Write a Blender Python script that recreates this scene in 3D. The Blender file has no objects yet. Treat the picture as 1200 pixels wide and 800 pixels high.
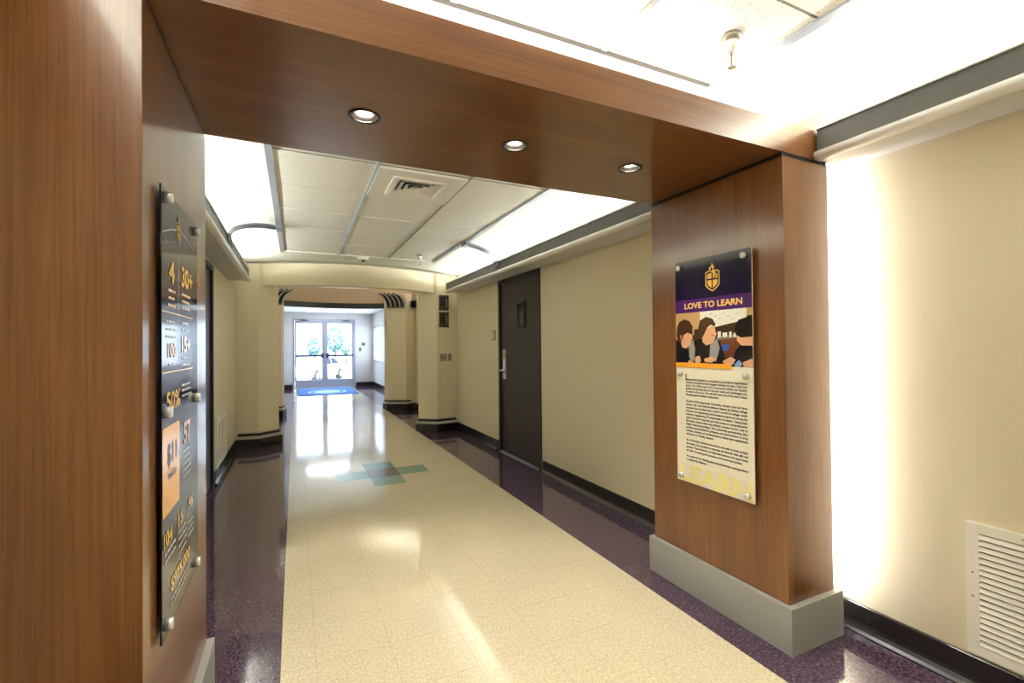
import bpy, bmesh, math, random
from mathutils import Vector, Matrix
random.seed(7)
SC = bpy.context.scene
COL = SC.collection
PI = math.pi

# ------------------------------------------------------------------ materials
def srgb(r, g, b):
    f = lambda c: ((c/255)/12.92 if c/255 <= .04045 else (((c/255)+.055)/1.055)**2.4)
    return (f(r), f(g), f(b), 1)

def mat(name, col, rough=.5, metal=0., spec=.5, coat=0., emit=None, estr=0.):
    m = bpy.data.materials.new(name); m.use_nodes = True
    b = m.node_tree.nodes['Principled BSDF']
    b.inputs['Base Color'].default_value = col
    b.inputs['Roughness'].default_value = rough
    b.inputs['Metallic'].default_value = metal
    b.inputs['Specular IOR Level'].default_value = spec
    b.inputs['Coat Weight'].default_value = coat
    b.inputs['Coat Roughness'].default_value = .08
    if emit:
        b.inputs['Emission Color'].default_value = emit
        b.inputs['Emission Strength'].default_value = estr
    return m

def nodes(m):
    nt = m.node_tree
    return nt, nt.nodes, nt.links, nt.nodes['Principled BSDF']

def coords(nt, scale=(1, 1, 1)):
    tc = nt.nodes.new('ShaderNodeTexCoord'); mp = nt.nodes.new('ShaderNodeMapping')
    mp.inputs['Scale'].default_value = scale
    nt.links.new(tc.outputs['Object'], mp.inputs['Vector'])
    return mp.outputs['Vector']

def noise(nt, vec, scale, detail=4, rough=.6, dist=0.):
    n = nt.nodes.new('ShaderNodeTexNoise')
    n.inputs['Scale'].default_value = scale; n.inputs['Detail'].default_value = detail
    n.inputs['Roughness'].default_value = rough; n.inputs['Distortion'].default_value = dist
    nt.links.new(vec, n.inputs['Vector'])
    return n.outputs['Fac']

def ramp(nt, fac, stops):
    r = nt.nodes.new('ShaderNodeValToRGB')
    els = r.color_ramp.elements
    while len(els) < len(stops): els.new(.5)
    for e, (p, c) in zip(els, stops): e.position = p; e.color = c
    nt.links.new(fac, r.inputs['Fac'])
    return r.outputs['Color']

def mixc(nt, fac, a, b, mode='MIX'):
    x = nt.nodes.new('ShaderNodeMix'); x.data_type = 'RGBA'; x.blend_type = mode
    for s, v in ((0, fac), (6, a), (7, b)):
        if hasattr(v, 'links'): nt.links.new(v, x.inputs[s])
        else: x.inputs[s].default_value = v
    return x.outputs[2]

def bump(nt, h, strength, dist=.01):
    b = nt.nodes.new('ShaderNodeBump')
    b.inputs['Strength'].default_value = strength; b.inputs['Distance'].default_value = dist
    nt.links.new(h, b.inputs['Height'])
    return b.outputs['Normal']

def mix3(a, b): return tuple(.5*(x+y) for x, y in zip(a, b))
def wood(name, axis, dark, mid, light, rough=.3):
    m = mat(name, mid, rough, spec=.5, coat=.6); m.node_tree.nodes['Principled BSDF'].inputs['Coat Roughness'].default_value = .14
    nt, N, L, B = nodes(m)
    sc = [1, 1, 1]; sc[axis] = .014
    v = coords(nt, tuple(s for s in sc))
    fine = noise(nt, v, 150, 5, .7, .15)
    sc2 = [1, 1, 1]; sc2[axis] = .11
    v2 = coords(nt, tuple(sc2))
    broad = noise(nt, v2, 6.5, 3, .55, 1.1)
    c1 = ramp(nt, broad, [(.25, mix3(dark, mid)), (.5, mid), (.75, mix3(mid, light))])
    c2 = ramp(nt, fine, [(.40, (.34, .28, .22, 1)), (.55, (1, 1, 1, 1))])
    L.new(mixc(nt, .4, c1, c2, 'MULTIPLY'), B.inputs['Base Color'])
    L.new(bump(nt, fine, .05, .003), B.inputs['Normal'])
    return m

WD, WM, WL = srgb(92, 54, 26), srgb(118, 73, 36), srgb(142, 96, 52)
M = {}
M['wood_v'] = wood('cherry_wood_upright', 2, WD, WM, WL)
M['wood_h'] = wood('cherry_wood_level', 0, WD, WM, WL)
M['wall'] = mat('beige_paint', srgb(216, 205, 177), .55, spec=.3)
nt, N, L, B = nodes(M['wall'])
L.new(bump(nt, noise(nt, coords(nt), 160, 3), .06, .002), B.inputs['Normal'])
M['wall_lobby'] = mat('grey_lobby_paint', srgb(196, 190, 186), .6, spec=.3)
M['plaster'] = mat('white_plaster', srgb(240, 238, 226), .7, spec=.2)
M['taupe'] = mat('taupe_drum_paint', srgb(178, 158, 138), .7, spec=.2)
M['cream_wall'] = mat('cream_header_paint', srgb(224, 212, 184), .6, spec=.25)
M['black'] = mat('black_rubber', srgb(34, 31, 30), .22, spec=.5)
M['black_matt'] = mat('black_matt', srgb(20, 19, 20), .6)
M['gap'] = mat('black_gap', srgb(12, 12, 16), .35)
M['grey_plinth'] = mat('grey_laminate', srgb(156, 156, 152), .38, spec=.4)
M['fascia'] = mat('dark_grey_fascia', srgb(68, 67, 62), .5)
M['soffit'] = mat('light_grey_soffit', srgb(206, 204, 204), .45)
M['lip'] = mat('pale_grey_lip', srgb(240, 239, 234), .3)
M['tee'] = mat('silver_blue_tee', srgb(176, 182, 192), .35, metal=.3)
M['tee_dark'] = mat('dull_grey_tee', srgb(150, 144, 130), .5)  # duller, warmer grey for the darker grid lines
M['bracket'] = mat('silver_grey_bracket', srgb(124, 128, 134), .35, metal=.3)
M['door'] = mat('dark_brown_door', srgb(46, 40, 36), .45, spec=.3)
M['door_frame'] = mat('dark_door_frame', srgb(46, 42, 38), .45, spec=.3)
M['chrome'] = mat('satin_steel', srgb(232, 231, 226), .25, metal=.6)
M['brass'] = mat('aged_brass', srgb(150, 134, 96), .35, metal=.8)
M['alu'] = mat('grey_aluminium', srgb(150, 154, 166), .4, metal=.3)
M['bar'] = mat('dark_push_bar', srgb(58, 64, 86), .45, metal=.2)
M['dark_glass'] = mat('dark_glass', srgb(30, 30, 28), .06, spec=.6)
M['vent'] = mat('ivory_metal', srgb(240, 236, 224), .4)
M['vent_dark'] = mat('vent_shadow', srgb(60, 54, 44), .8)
M['band'] = mat('light_grey_band', srgb(176, 174, 164), .4)
M['plate_dark'] = mat('darker_plate', srgb(120, 112, 100), .4)
M['plate'] = mat('grey_steel_plate', srgb(150, 140, 122), .35, metal=.4)
M['plate_w'] = mat('ivory_plate', srgb(206, 194, 160), .45)
M['plaque_rim'] = mat('plaque_gilt', srgb(150, 130, 84), .4, metal=.5)
M['white_plastic'] = mat('white_plastic', srgb(236, 232, 220), .4)
M['mat_blue'] = mat('blue_carpet', srgb(38, 92, 176), .9)
M['mat_rim'] = mat('dark_blue_carpet_edge', srgb(30, 70, 140), .8)
M['mat_logo'] = mat('pale_carpet_print', srgb(150, 186, 228), .9)
M['bronze'] = mat('dark_chrome', srgb(92, 90, 92), .25, metal=.9)
M['bulb'] = mat('lit_lamp', (1, .9, .75, 1), .3, emit=(1, .84, .62, 1), estr=30)
# poster inks
def ink(n, r, g, b, rough=.12): M[n] = mat(n, srgb(r, g, b), rough, spec=.35)
ink('navy_ink', 24, 18, 44); ink('purple_ink', 66, 32, 92); ink('gold_ink', 226, 184, 92)
ink('orange_ink', 236, 164, 52); ink('paper', 238, 232, 212); ink('print_text', 52, 46, 66, .4)
ink('pale_yellow_ink', 238, 226, 158); ink('lilac_ink', 232, 224, 214); ink('navy_glare_ink', 58, 60, 74, .09)  # left poster's ground is navy greyed by painted-in glare
ink('pale_text', 176, 174, 170, .3); ink('pink_text', 214, 178, 140, .3); ink('black_ink', 14, 13, 18, .08)
ink('photo_dark', 62, 42, 28); ink('photo_tan', 176, 142, 98); ink('photo_board', 212, 210, 196)
ink('photo_brown', 98, 56, 36); ink('hair', 66, 44, 30); ink('hair_dark', 28, 22, 22); ink('skin', 208, 158, 122)
ink('skin_shade', 160, 108, 80); ink('shirt', 24, 23, 26); ink('sleeve', 142, 138, 134); ink('cup', 50, 84, 160)
ink('glove', 130, 156, 206); ink('scribble', 140, 150, 168); ink('counter', 120, 108, 96); ink('orange_block', 236, 172, 70)
ink('navy_text', 44, 36, 60, .3)

# clear panes: glass that lets light through
g = bpy.data.materials.new('clear_glass'); g.use_nodes = True
nt = g.node_tree; nt.nodes.clear()
o_ = nt.nodes.new('ShaderNodeOutputMaterial'); mx = nt.nodes.new('ShaderNodeMixShader')
tr = nt.nodes.new('ShaderNodeBsdfTransparent'); gl = nt.nodes.new('ShaderNodeBsdfGlossy'); fr = nt.nodes.new('ShaderNodeFresnel')
tr.inputs[0].default_value = (.92, .96, 1, 1); gl.inputs['Roughness'].default_value = .02; fr.inputs[0].default_value = 1.45
ge = nt.nodes.new('ShaderNodeNewGeometry'); mm = nt.nodes.new('ShaderNodeMath'); mm.operation = 'SUBTRACT'; mm.use_clamp = True
nt.links.new(fr.outputs[0], mm.inputs[0]); nt.links.new(ge.outputs['Backfacing'], mm.inputs[1])
nt.links.new(mm.outputs[0], mx.inputs[0]); nt.links.new(tr.outputs[0], mx.inputs[1]); nt.links.new(gl.outputs[0], mx.inputs[2])
nt.links.new(mx.outputs[0], o_.inputs[0]); M['glass'] = g

# floor tile: cream, purple and teal vinyl
TX, TY = .85-.155, 4.63
def vinyl(name, base, fleck, fleck2, amt, rough):
    m = mat(name, base, rough, spec=.5)
    nt, N, L, B = nodes(m)
    v = coords(nt)
    n1 = noise(nt, coords(nt, (1, .6, 1)), 120, 3, .6, .4)
    c = ramp(nt, n1, [(.36, fleck), (.5, base), (.64, fleck2)])
    n2 = noise(nt, v, 2.2, 2, .5)
    c = mixc(nt, .18, c, ramp(nt, n2, [(.3, (.7, .7, .7, 1)), (.7, (1, 1, 1, 1))]), 'MULTIPLY')
    # joints every .31 m
    sp = nt.nodes.new('ShaderNodeSeparateXYZ'); L.new(v, sp.inputs[0])
    def joint(sock, off):
        a = nt.nodes.new('ShaderNodeMath'); a.operation = 'SUBTRACT'; L.new(sock, a.inputs[0]); a.inputs[1].default_value = off-.155+31
        p = nt.nodes.new('ShaderNodeMath'); p.operation = 'PINGPONG'; L.new(a.outputs[0], p.inputs[0]); p.inputs[1].default_value = .155
        # distance from the tile centre lines; joint where it nears the maximum
        q = nt.nodes.new('ShaderNodeMath'); q.operation = 'GREATER_THAN'; L.new(p.outputs[0], q.inputs[0]); q.inputs[1].default_value = .1541
        return q.outputs[0]
    j = nt.nodes.new('ShaderNodeMath'); j.operation = 'MAXIMUM'
    L.new(joint(sp.outputs[0], TX), j.inputs[0]); L.new(joint(sp.outputs[1], TY), j.inputs[1])
    jm = nt.nodes.new('ShaderNodeMath'); jm.operation = 'MULTIPLY'; L.new(j.outputs[0], jm.inputs[0]); jm.inputs[1].default_value = amt
    L.new(mixc(nt, jm.outputs[0], c, (base[0]*.4, base[1]*.36, base[2]*.3, 1)), B.inputs['Base Color'])
    w = noise(nt, coords(nt, (1, 1.6, 1)), 5, 3, .5)
    L.new(bump(nt, w, .045, .02), B.inputs['Normal'])
    B.inputs['Coat Weight'].default_value = .35; B.inputs['Coat Roughness'].default_value = .04
    return m
M['cream_tile'] = vinyl('cream_vinyl_tile', srgb(224, 212, 182), srgb(208, 194, 160), srgb(236, 226, 202), .55, .09)
M['purple_tile'] = vinyl('purple_vinyl_tile', srgb(72, 52, 72), srgb(58, 41, 60), srgb(112, 92, 114), .3, .09)
M['teal_tile'] = vinyl('teal_vinyl_tile', srgb(122, 158, 148), srgb(104, 140, 132), srgb(150, 180, 168), .3, .16)
M['plum_tile'] = vinyl('plum_vinyl_tile', srgb(84, 62, 76), srgb(66, 46, 60), srgb(120, 98, 110), .3, .16)

m = M['acoustic'] = mat('speckled_acoustic_tile', srgb(240, 236, 224), .85, spec=.15)
nt, N, L, B = nodes(m)
v = coords(nt)
vo = nt.nodes.new('ShaderNodeTexVoronoi'); vo.inputs['Scale'].default_value = 95; L.new(v, vo.inputs['Vector'])
msk = noise(nt, v, 60, 2, .5)
d1 = ramp(nt, vo.outputs['Distance'], [(.13, (1, 1, 1, 1)), (.22, (0, 0, 0, 1))])
d2 = ramp(nt, msk, [(.42, (0, 0, 0, 1)), (.48, (1, 1, 1, 1))])
dd = mixc(nt, 1., d1, d2, 'MULTIPLY')
L.new(mixc(nt, dd, srgb(240, 236, 224), srgb(96, 84, 64)), B.inputs['Base Color'])
L.new(bump(nt, noise(nt, v, 140, 3), .12, .003), B.inputs['Normal'])

# ------------------------------------------------------------------ mesh builder
class MB:
    def __init__(s): s.bm = bmesh.new(); s.mats = []
    def mi(s, m):
        if m not in s.mats: s.mats.append(m)
        return s.mats.index(m)
    def faces(s, vs, fs, m, smooth=False):
        bv = [s.bm.verts.new(v) for v in vs]; k = s.mi(m); out = []
        for f in fs:
            try: fc = s.bm.faces.new([bv[i] for i in f])
            except ValueError: continue
            fc.material_index = k; fc.smooth = smooth; out.append(fc)
        return bv, out
    def box(s, x0, x1, y0, y1, z0, z1, m, bev=0.):
        x0, x1 = sorted((x0, x1)); y0, y1 = sorted((y0, y1)); z0, z1 = sorted((z0, z1))
        vs = [(x, y, z) for z in (z0, z1) for x, y in ((x0, y0), (x1, y0), (x1, y1), (x0, y1))]
        bv, fs = s.faces(vs, [(3, 2, 1, 0), (4, 5, 6, 7), (0, 1, 5, 4), (1, 2, 6, 5), (2, 3, 7, 6), (3, 0, 4, 7)], m)
        if bev > 0:
            es = list({e for f in fs for e in f.edges})
            r = bmesh.ops.bevel(s.bm, geom=es, offset=bev, segments=2, profile=.5, affect='EDGES')
            k = s.mi(m)
            for f in r['faces']: f.material_index = k
        return s
    def prism(s, poly, z0, z1, m, bev=0.):
        n = len(poly)
        a = sum(poly[i][0]*poly[(i+1) % n][1]-poly[(i+1) % n][0]*poly[i][1] for i in range(n))
        if a < 0: poly = poly[::-1]
        vs = [(x, y, z0) for x, y in poly]+[(x, y, z1) for x, y in poly]
        fs = [tuple(range(n))[::-1], tuple(range(n, 2*n))]+[(i, (i+1) % n, n+(i+1) % n, n+i) for i in range(n)]
        s.faces(vs, fs, m); return s
    def extrude(s, prof, axis, a0, a1, m, smooth=False):
        # prof: 2-D outline in the two other axes, swept along an axis
        n = len(prof)
        def P(p, a):
            return {0: (a, p[0], p[1]), 1: (p[0], a, p[1]), 2: (p[0], p[1], a)}[axis]
        vs = [P(p, a0) for p in prof]+[P(p, a1) for p in prof]
        bv, fs = s.faces(vs, [tuple(range(n)), tuple(range(n, 2*n))[::-1]]+[(i, n+i, n+(i+1) % n, (i+1) % n) for i in range(n)], m)
        if smooth:
            for f in fs[2:]: f.smooth = True
        return s
    def lathe(s, prof, c, axis, m, seg=24, smooth=True, cap0=True):
        # prof: (r, t) pairs along the axis direction
        ax = Vector(axis).normalized(); u = ax.orthogonal().normalized(); w = ax.cross(u); c = Vector(c)
        vs = []; n = len(prof)
        for i in range(seg):
            a = 2*PI*i/seg; d = u*math.cos(a)+w*math.sin(a)
            for r, t in prof: vs.append(c+d*r+ax*t)
        fs = [(i*n+j, ((i+1) % seg)*n+j, ((i+1) % seg)*n+j+1, i*n+j+1) for i in range(seg) for j in range(n-1)]
        if cap0 and prof[0][0] > 1e-6: fs.append(tuple(i*n for i in range(seg))[::-1])
        if prof[-1][0] > 1e-6: fs.append(tuple(i*n+n-1 for i in range(seg)))
        bv, ff = s.faces(vs, fs, m, smooth)
        for f in ff:
            if len(f.verts) > 4: f.smooth = False
        return s
    def ring(s, prof, c, axis, m, seg=28):
        # closed profile revolved: an annulus
        ax = Vector(axis).normalized(); u = ax.orthogonal().normalized(); w = ax.cross(u); c = Vector(c)
        vs = []; n = len(prof)
        for i in range(seg):
            a = 2*PI*i/seg; d = u*math.cos(a)+w*math.sin(a)
            for r, t in prof: vs.append(c+d*r+ax*t)
        s.faces(vs, [(i*n+j, ((i+1) % seg)*n+j, ((i+1) % seg)*n+(j+1) % n, i*n+(j+1) % n) for i in range(seg) for j in range(n)], m, True)
        return s
    def tube(s, pts, r, m, seg=10, flat=1., upv=(0, 0, 1)):
        pts = [Vector(p) for p in pts]; n = len(pts); vs = []
        for i, p in enumerate(pts):
            t = (pts[min(i+1, n-1)]-pts[max(i-1, 0)]).normalized()
            a = Vector(upv); 
            if abs(t.dot(a)) > .97: a = Vector((0, 1, 0)) if abs(t.y) < .9 else Vector((1, 0, 0))
            u = t.cross(a).normalized(); w = u.cross(t)
            for k in range(seg):
                q = 2*PI*k/seg; vs.append(p+u*(math.cos(q)*r*flat)+w*(math.sin(q)*r))
        fs = [(i*seg+k, i*seg+(k+1) % seg, (i+1)*seg+(k+1) % seg, (i+1)*seg+k) for i in range(n-1) for k in range(seg)]
        fs += [tuple(range(seg))[::-1], tuple((n-1)*seg+k for k in range(seg))]
        bv, ff = s.faces(vs, fs, m, True)
        for f in ff[-2:]: f.smooth = False
        return s
    def arc_wall(s, cx, cy, r0, r1, a0, a1, z0, z1, m, seg=40):
        vs = []; 
        for i in range(seg+1):
            a = a0+(a1-a0)*i/seg
            for r, z in ((r0, z0), (r1, z0), (r1, z1), (r0, z1)): vs.append((cx+r*math.cos(a), cy+r*math.sin(a), z))
        fs = [(i*4+j, (i+1)*4+j, (i+1)*4+(j+1) % 4, i*4+(j+1) % 4) for i in range(seg) for j in range(4)]
        fs += [(0, 1, 2, 3), tuple(seg*4+j for j in (3, 2, 1, 0))]
        bv, ff = s.faces(vs, fs, m); return s
    def build(s, name, parent=None, recalc=True):
        if recalc: bmesh.ops.recalc_face_normals(s.bm, faces=s.bm.faces)
        if parent is not None:
            bmesh.ops.translate(s.bm, verts=s.bm.verts, vec=-parent_loc(parent))
        me = bpy.data.meshes.new(name); s.bm.to_mesh(me); s.bm.free()
        for m in s.mats: me.materials.append(M[m])
        o = bpy.data.objects.new(name, me); COL.objects.link(o)
        if parent is not None: o.parent = parent
        return o

def parent_loc(p):
    v = Vector((0, 0, 0))
    while p is not None: v += Vector(p.location); p = p.parent
    return v

def thing(name, label, cat, loc=(0, 0, 0), group=None):
    o = bpy.data.objects.new(name, None); COL.objects.link(o)
    o.location = loc; o.empty_display_size = .05
    o['kind'] = 'thing'; o['label'] = label; o['category'] = cat
    if group: o['group'] = group
    return o
def tag(o, label, cat, group=None):
    o['kind'] = 'thing'; o['label'] = label; o['category'] = cat
    if group: o['group'] = group
    return o
def struct(o, label=None, cat=None):
    o['kind'] = 'structure'
    if label: o['label'] = label
    if cat: o['category'] = cat
    return o
def recentre(o, c):
    c = Vector(c); o.data.transform(Matrix.Translation(-c)); o.location = c
    return o
def dup(root, loc, label=None, group=None):
    r = root.copy(); COL.objects.link(r); r.location = loc
    if label: r['label'] = label
    if group: r['group'] = group
    for ch in list(root.children):
        c = ch.copy(); COL.objects.link(c); c.parent = r
        for gch in list(ch.children):
            d = gch.copy(); COL.objects.link(d); d.parent = c
    return r

# ------------------------------------------------------------------ main dimensions
XL, XR = -.73, 2.39          # corridor walls
CZ = 2.50                    # plaster ceiling
Y0, YR, YE = -4.2, 10.6, 16.9    # back wall, end of rotunda, end wall
CL, CR = -.06, 1.765         # cream strip
BX = .785                    # axis of the columns

# ------------------------------------------------------------------ floor
b = MB()
xs = [-1., CL, .385, .695, 1.005, 1.315, CR, 2.7]
ys = [Y0-.3, TY, TY+.31, TY+.62, TY+.93, YE+.15]
for i in range(7):
    for j in range(5):
        m = 'purple_tile' if i in (0, 6) else 'cream_tile'
        if (i, j) in ((3, 1), (3, 3), (2, 2), (4, 2)): m = 'teal_tile'
        if (i, j) == (3, 2): m = 'plum_tile'
        b.faces([(xs[i], ys[j], 0), (xs[i+1], ys[j], 0), (xs[i+1], ys[j+1], 0), (xs[i], ys[j+1], 0)], [(0, 1, 2, 3)], m)
for (x0, x1, y0, y1) in ((-1., 2.7, Y0-.3, YE+.15),):
    b.box(x0, x1, y0, y1, -.15, -.002, 'black_matt')
fl = b.build('floor', recalc=False); struct(fl, 'glossy vinyl floor, cream centre strip with purple borders', 'floor')

# ------------------------------------------------------------------ walls
DR0, DR1, DRZ = 4.36, 5.49, 2.185      # right door opening
b = MB()
b.box(XR, XR+.2, Y0, DR0, 0, CZ, 'wall'); b.box(XR, XR+.2, DR1, YR, 0, CZ, 'wall'); b.box(XR, XR+.2, DR0, DR1, DRZ, CZ, 'wall')
struct(b.build('wall_right'), 'beige corridor wall on the right', 'wall')
DL0, DL1 = 4.30, 5.33
b = MB()
b.box(XL-.2, XL, Y0, DL0, 0, CZ, 'wall'); b.box(XL-.2, XL, DL1, YR, 0, CZ, 'wall'); b.box(XL-.2, XL, DL0, DL1, 2.15, CZ, 'wall')
struct(b.build('wall_left'), 'beige corridor wall on the left', 'wall')
b = MB(); b.box(XL-.2, XR+.2, Y0-.2, Y0, 0, CZ, 'wall'); struct(b.build('wall_near'))
# lobby walls
LZ = 2.53
WY0, WY1, WZ0, WZ1 = 13.2, 16.75, .86, 2.06
b = MB(); b.box(-.56, -.36, YR, YE, 0, LZ+.2, 'wall_lobby'); b.box(-.75, -.36, YR, YR+.1, 0, LZ+.2, 'wall_lobby'); struct(b.build('wall_lobby_left'))
b = MB()
b.box(2.5, 2.56, YR, WY0, 0, LZ+.2, 'wall_lobby'); b.box(2.5, 2.56, WY1, YE, 0, LZ+.2, 'wall_lobby')
b.box(2.5, 2.56, WY0, WY1, 0, WZ0, 'wall_lobby'); b.box(2.5, 2.56, WY0, WY1, WZ1, LZ+.2, 'wall_lobby')
struct(b.build('wall_lobby_right'))
EX0, EX1, EZ = -.06, 1.90, 2.32
b = MB()
b.box(-.56, EX0, YE, YE+.2, 0, LZ+.2, 'wall_lobby'); b.box(EX1, 2.56, YE, YE+.2, 0, LZ+.2, 'wall_lobby'); b.box(EX0, EX1, YE, YE+.2, EZ, LZ+.2, 'wall_lobby')
struct(b.build('wall_end'), 'grey lobby wall around the glass entrance', 'wall')
# baseboards
def basebd(name, x, sgn, y0, y1, h=.125):
    t = .012
    prof = [(x, 0), (x+sgn*.042, 0), (x+sgn*.040, .006), (x+sgn*.026, .015), (x+sgn*.016, .028), (x+sgn*t, .045), (x+sgn*t, h-.004), (x+sgn*(t-.004), h), (x, h)]
    b = MB(); b.extrude(prof, 1, y0, y1, 'black'); struct(b.build(name))
basebd('baseboard_right', XR, -1, Y0, DR0-.03); basebd('baseboard_right_far', XR, -1, DR1+.03, 7.15); basebd('baseboard_right_rotunda', XR, -1, 7.5, 10.0)
basebd('baseboard_left', XL, 1, Y0, DL0-.04); basebd('baseboard_left_far', XL, 1, DL1+.04, 7.15); basebd('baseboard_left_rotunda', XL, 1, 7.5, 10.0)
b = MB(); b.box(-.36, EX0-.02, YE-.015, YE, 0, .14, 'black'); b.box(EX1+.02, 2.5, YE-.015, YE, 0, .14, 'black')
b.box(2.485, 2.5, YR, YE-.015, 0, .14, 'black'); b.box(-.36, -.345, YR+.1, YE-.015, 0, .14, 'black'); struct(b.build('baseboard_end'))

# ------------------------------------------------------------------ ceiling
GX = [-.135, .482, 1.092, 1.70]
RC = (.82, 8.9); RO, RI = 2.09, 1.92       # rotunda ring
b = MB()
b.box(XL-.2, XR+.2, Y0-.2, 6.9, CZ, CZ+.1, 'plaster')
# plaster round the rotunda: strips outside the ring
seg = 48
for sgn in (-1, 1):
    pts_in = [(RC[0]+RI*math.cos(a), RC[1]+RI*math.sin(a)) for a in [(-PI/2+sgn*PI*i/seg) for i in range(seg+1)]]
    xe = XR+.2 if sgn > 0 else XL-.2
    for i in range(seg):
        p, q = pts_in[i], pts_in[i+1]
        def out(pt, k):
            a = -PI/2+sgn*PI*k/seg; c, s_ = math.cos(a), math.sin(a)
            tx = (abs(xe-RC[0])/abs(c)) if abs(c) > 1e-6 else 1e9
            yb = (6.9 if s_ < 0 else YR+.5); ty = abs(yb-RC[1])/abs(s_) if abs(s_) > 1e-6 else 1e9
            t = max(min(tx, ty), RI); return (RC[0]+c*t, RC[1]+s_*t)
        P, Q = out(p, i), out(q, i+1)
        b.faces([(p[0], p[1], CZ), (q[0], q[1], CZ), (Q[0], Q[1], CZ), (P[0], P[1], CZ)], [(0, 1, 2, 3)], 'plaster')
struct(b.build('ceiling'), 'white plaster ceiling border above the light coves', 'ceiling')
# lobby ceiling and rotunda dome (drum wall + cap)
b = MB(); b.box(-.56, 2.56, 10.85, YE+.2, LZ, LZ+.1, 'plaster'); struct(b.build('ceiling_lobby'))
b = MB()
b.arc_wall(RC[0], RC[1], RI-.02, RI, 0, 2*PI, 2.32, 2.655, 'taupe', 72)
b.arc_wall(RC[0], RC[1], 0.02, RI+.35, 0, 2*PI, 3.0, 3.04, 'plaster', 72)
b.arc_wall(RC[0], RC[1], RI+.3, RI+.35, 0, 2*PI, 2.5, 3.0, 'plaster', 72)
struct(b.build('ceiling_rotunda'), 'round taupe drum of the rotunda ceiling', 'ceiling')

# acoustic tile field, tee grid and edge moulding
def tile_field(name, ys, ends):
    b = MB(); rr = random.Random(3)
    for i in range(3):
        for j in range(len(ys)-1):
            if (i, j) == (1, 0) and name == 'ceiling_tiles_far': continue
            x0, x1, y0, y1 = GX[i]+.008, GX[i+1]-.008, ys[j]+.006, ys[j+1]-.006
            dz = [rr.uniform(-.0025, .0025) for _ in range(4)]; z = CZ-.007
            vs = [(x0, y0, z+dz[0]), (x1, y0, z+dz[1]), (x1, y1, z+dz[2]), (x0, y1, z+dz[3])]
            vs += [(a, c, CZ-.001) for a, c, _ in vs]
            b.faces(vs, [(0, 1, 2, 3), (7, 6, 5, 4), (0, 4, 5, 1), (1, 5, 6, 2), (2, 6, 7, 3), (3, 7, 4, 0)], 'acoustic')
    struct(b.build(name), 'speckled acoustic tiles, '+('beyond the beam' if 'far' in name else 'above the camera side of the beam'), 'ceiling tiles')
YF = [2.37, 2.98, 3.595, 4.205, 4.815, 5.425, 6.04]
YN = [-4.09, -3.48, -2.87, -2.26, -1.65, -1.04, -.43, .18, .79+.216, 1.466]
tile_field('ceiling_tiles_far', [2.37, 2.98, 3.595, 4.205, 4.815, 5.425, 6.04][1:], 0)
tile_field('ceiling_tiles_near', YN, 0)
def tees(name, y0, y1, cross):
    b = MB()
    for k, x in enumerate(GX):
        edge = k in (0, 3); w = .022 if edge else .012
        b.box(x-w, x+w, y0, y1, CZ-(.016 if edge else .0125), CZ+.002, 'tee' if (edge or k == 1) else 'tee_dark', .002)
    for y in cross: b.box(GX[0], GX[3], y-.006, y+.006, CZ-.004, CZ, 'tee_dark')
    struct(b.build(name))
tees('trim_1', 2.2, 6.13, YF[1:]); tees('trim_2', Y0, 1.47, YN)
b = MB(); b.box(GX[0]-.02, GX[3]+.02, 6.04, 6.075, CZ-.016, CZ+.001, 'plaster', .003)
struct(b.build('trim_3'))
b = MB(); b.box(GX[0]+.03, GX[3]-.04, 1.459, 1.473, CZ-.018, CZ, 'vent_dark'); struct(b.build('trim_4'))  # darkness of the ceiling gap put into the colour of a strip

# ------------------------------------------------------------------ light coves
def cove(xw, sgn, lipx, y0, y1, label, ends=True):
    # sgn: direction from wall to corridor
    t = thing('light_cove', label, 'light cove', (xw, (y0+y1)/2, 2.19), 'light coves along the walls')
    L_ = abs(xw-lipx)
    X = lambda d: xw+sgn*d
    b = MB(); b.box(X(.001), X(L_-.0445), y0, y1, 2.185, 2.203, 'soffit'); b.build('soffit', t)
    # rounded lip
    prof = []; r = .021
    for k in range(13):
        a = -PI/2+PI*k/12; prof.append((X(L_-.018+math.cos(a)*r), 2.203+math.sin(a)*r))
    prof += [(X(L_-.045), 2.203+r), (X(L_-.045), 2.183)]
    b = MB(); b.extrude(prof, 1, y0-.004, y1+.004, 'lip', True); b.build('lip', t)
    # set-back fascia, leaning slightly, with a pale top bead
    f0, f1 = L_-.014, L_-.020
    prof = [(X(f0), 2.212), (X(f1), 2.322), (X(f1-.016), 2.322), (X(f0-.016), 2.2)]
    b = MB(); b.extrude(prof, 1, y0, y1, 'fascia'); b.build('fascia', t)
    prof = [(X(f1+.010), 2.320), (X(f1+.010), 2.329), (X(f1+.003), 2.337), (X(f1-.02), 2.337), (X(f1-.02), 2.320)]
    b = MB(); b.extrude(prof, 1, y0-.002, y1+.002, 'lip'); b.build('top_bead', t)
    if ends:
        for y in (y0, y1):
            b = MB(); b.box(X(.001), X(f1-.01), y-.004, y+.004, 2.2, 2.32, 'fascia'); b.build('end_cap', t)
    return t
cove(XR, -1, 2.15, Y0+.01, 1.312, 'grey light cove on right wall on the camera side of the wooden beam')
cove(XR, -1, 2.11, 2.165, 6.93, 'grey light cove above dark door on right wall, with silver bracket')
cove(XL, 1, -.50, 2.20, 6.62, 'grey light cove on left wall beyond the wooden pillar, with silver bracket')
cove(XL, 1, -.50, Y0+.01, 1.30, 'grey light cove on left wall on the camera side of wooden pillar')

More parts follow.
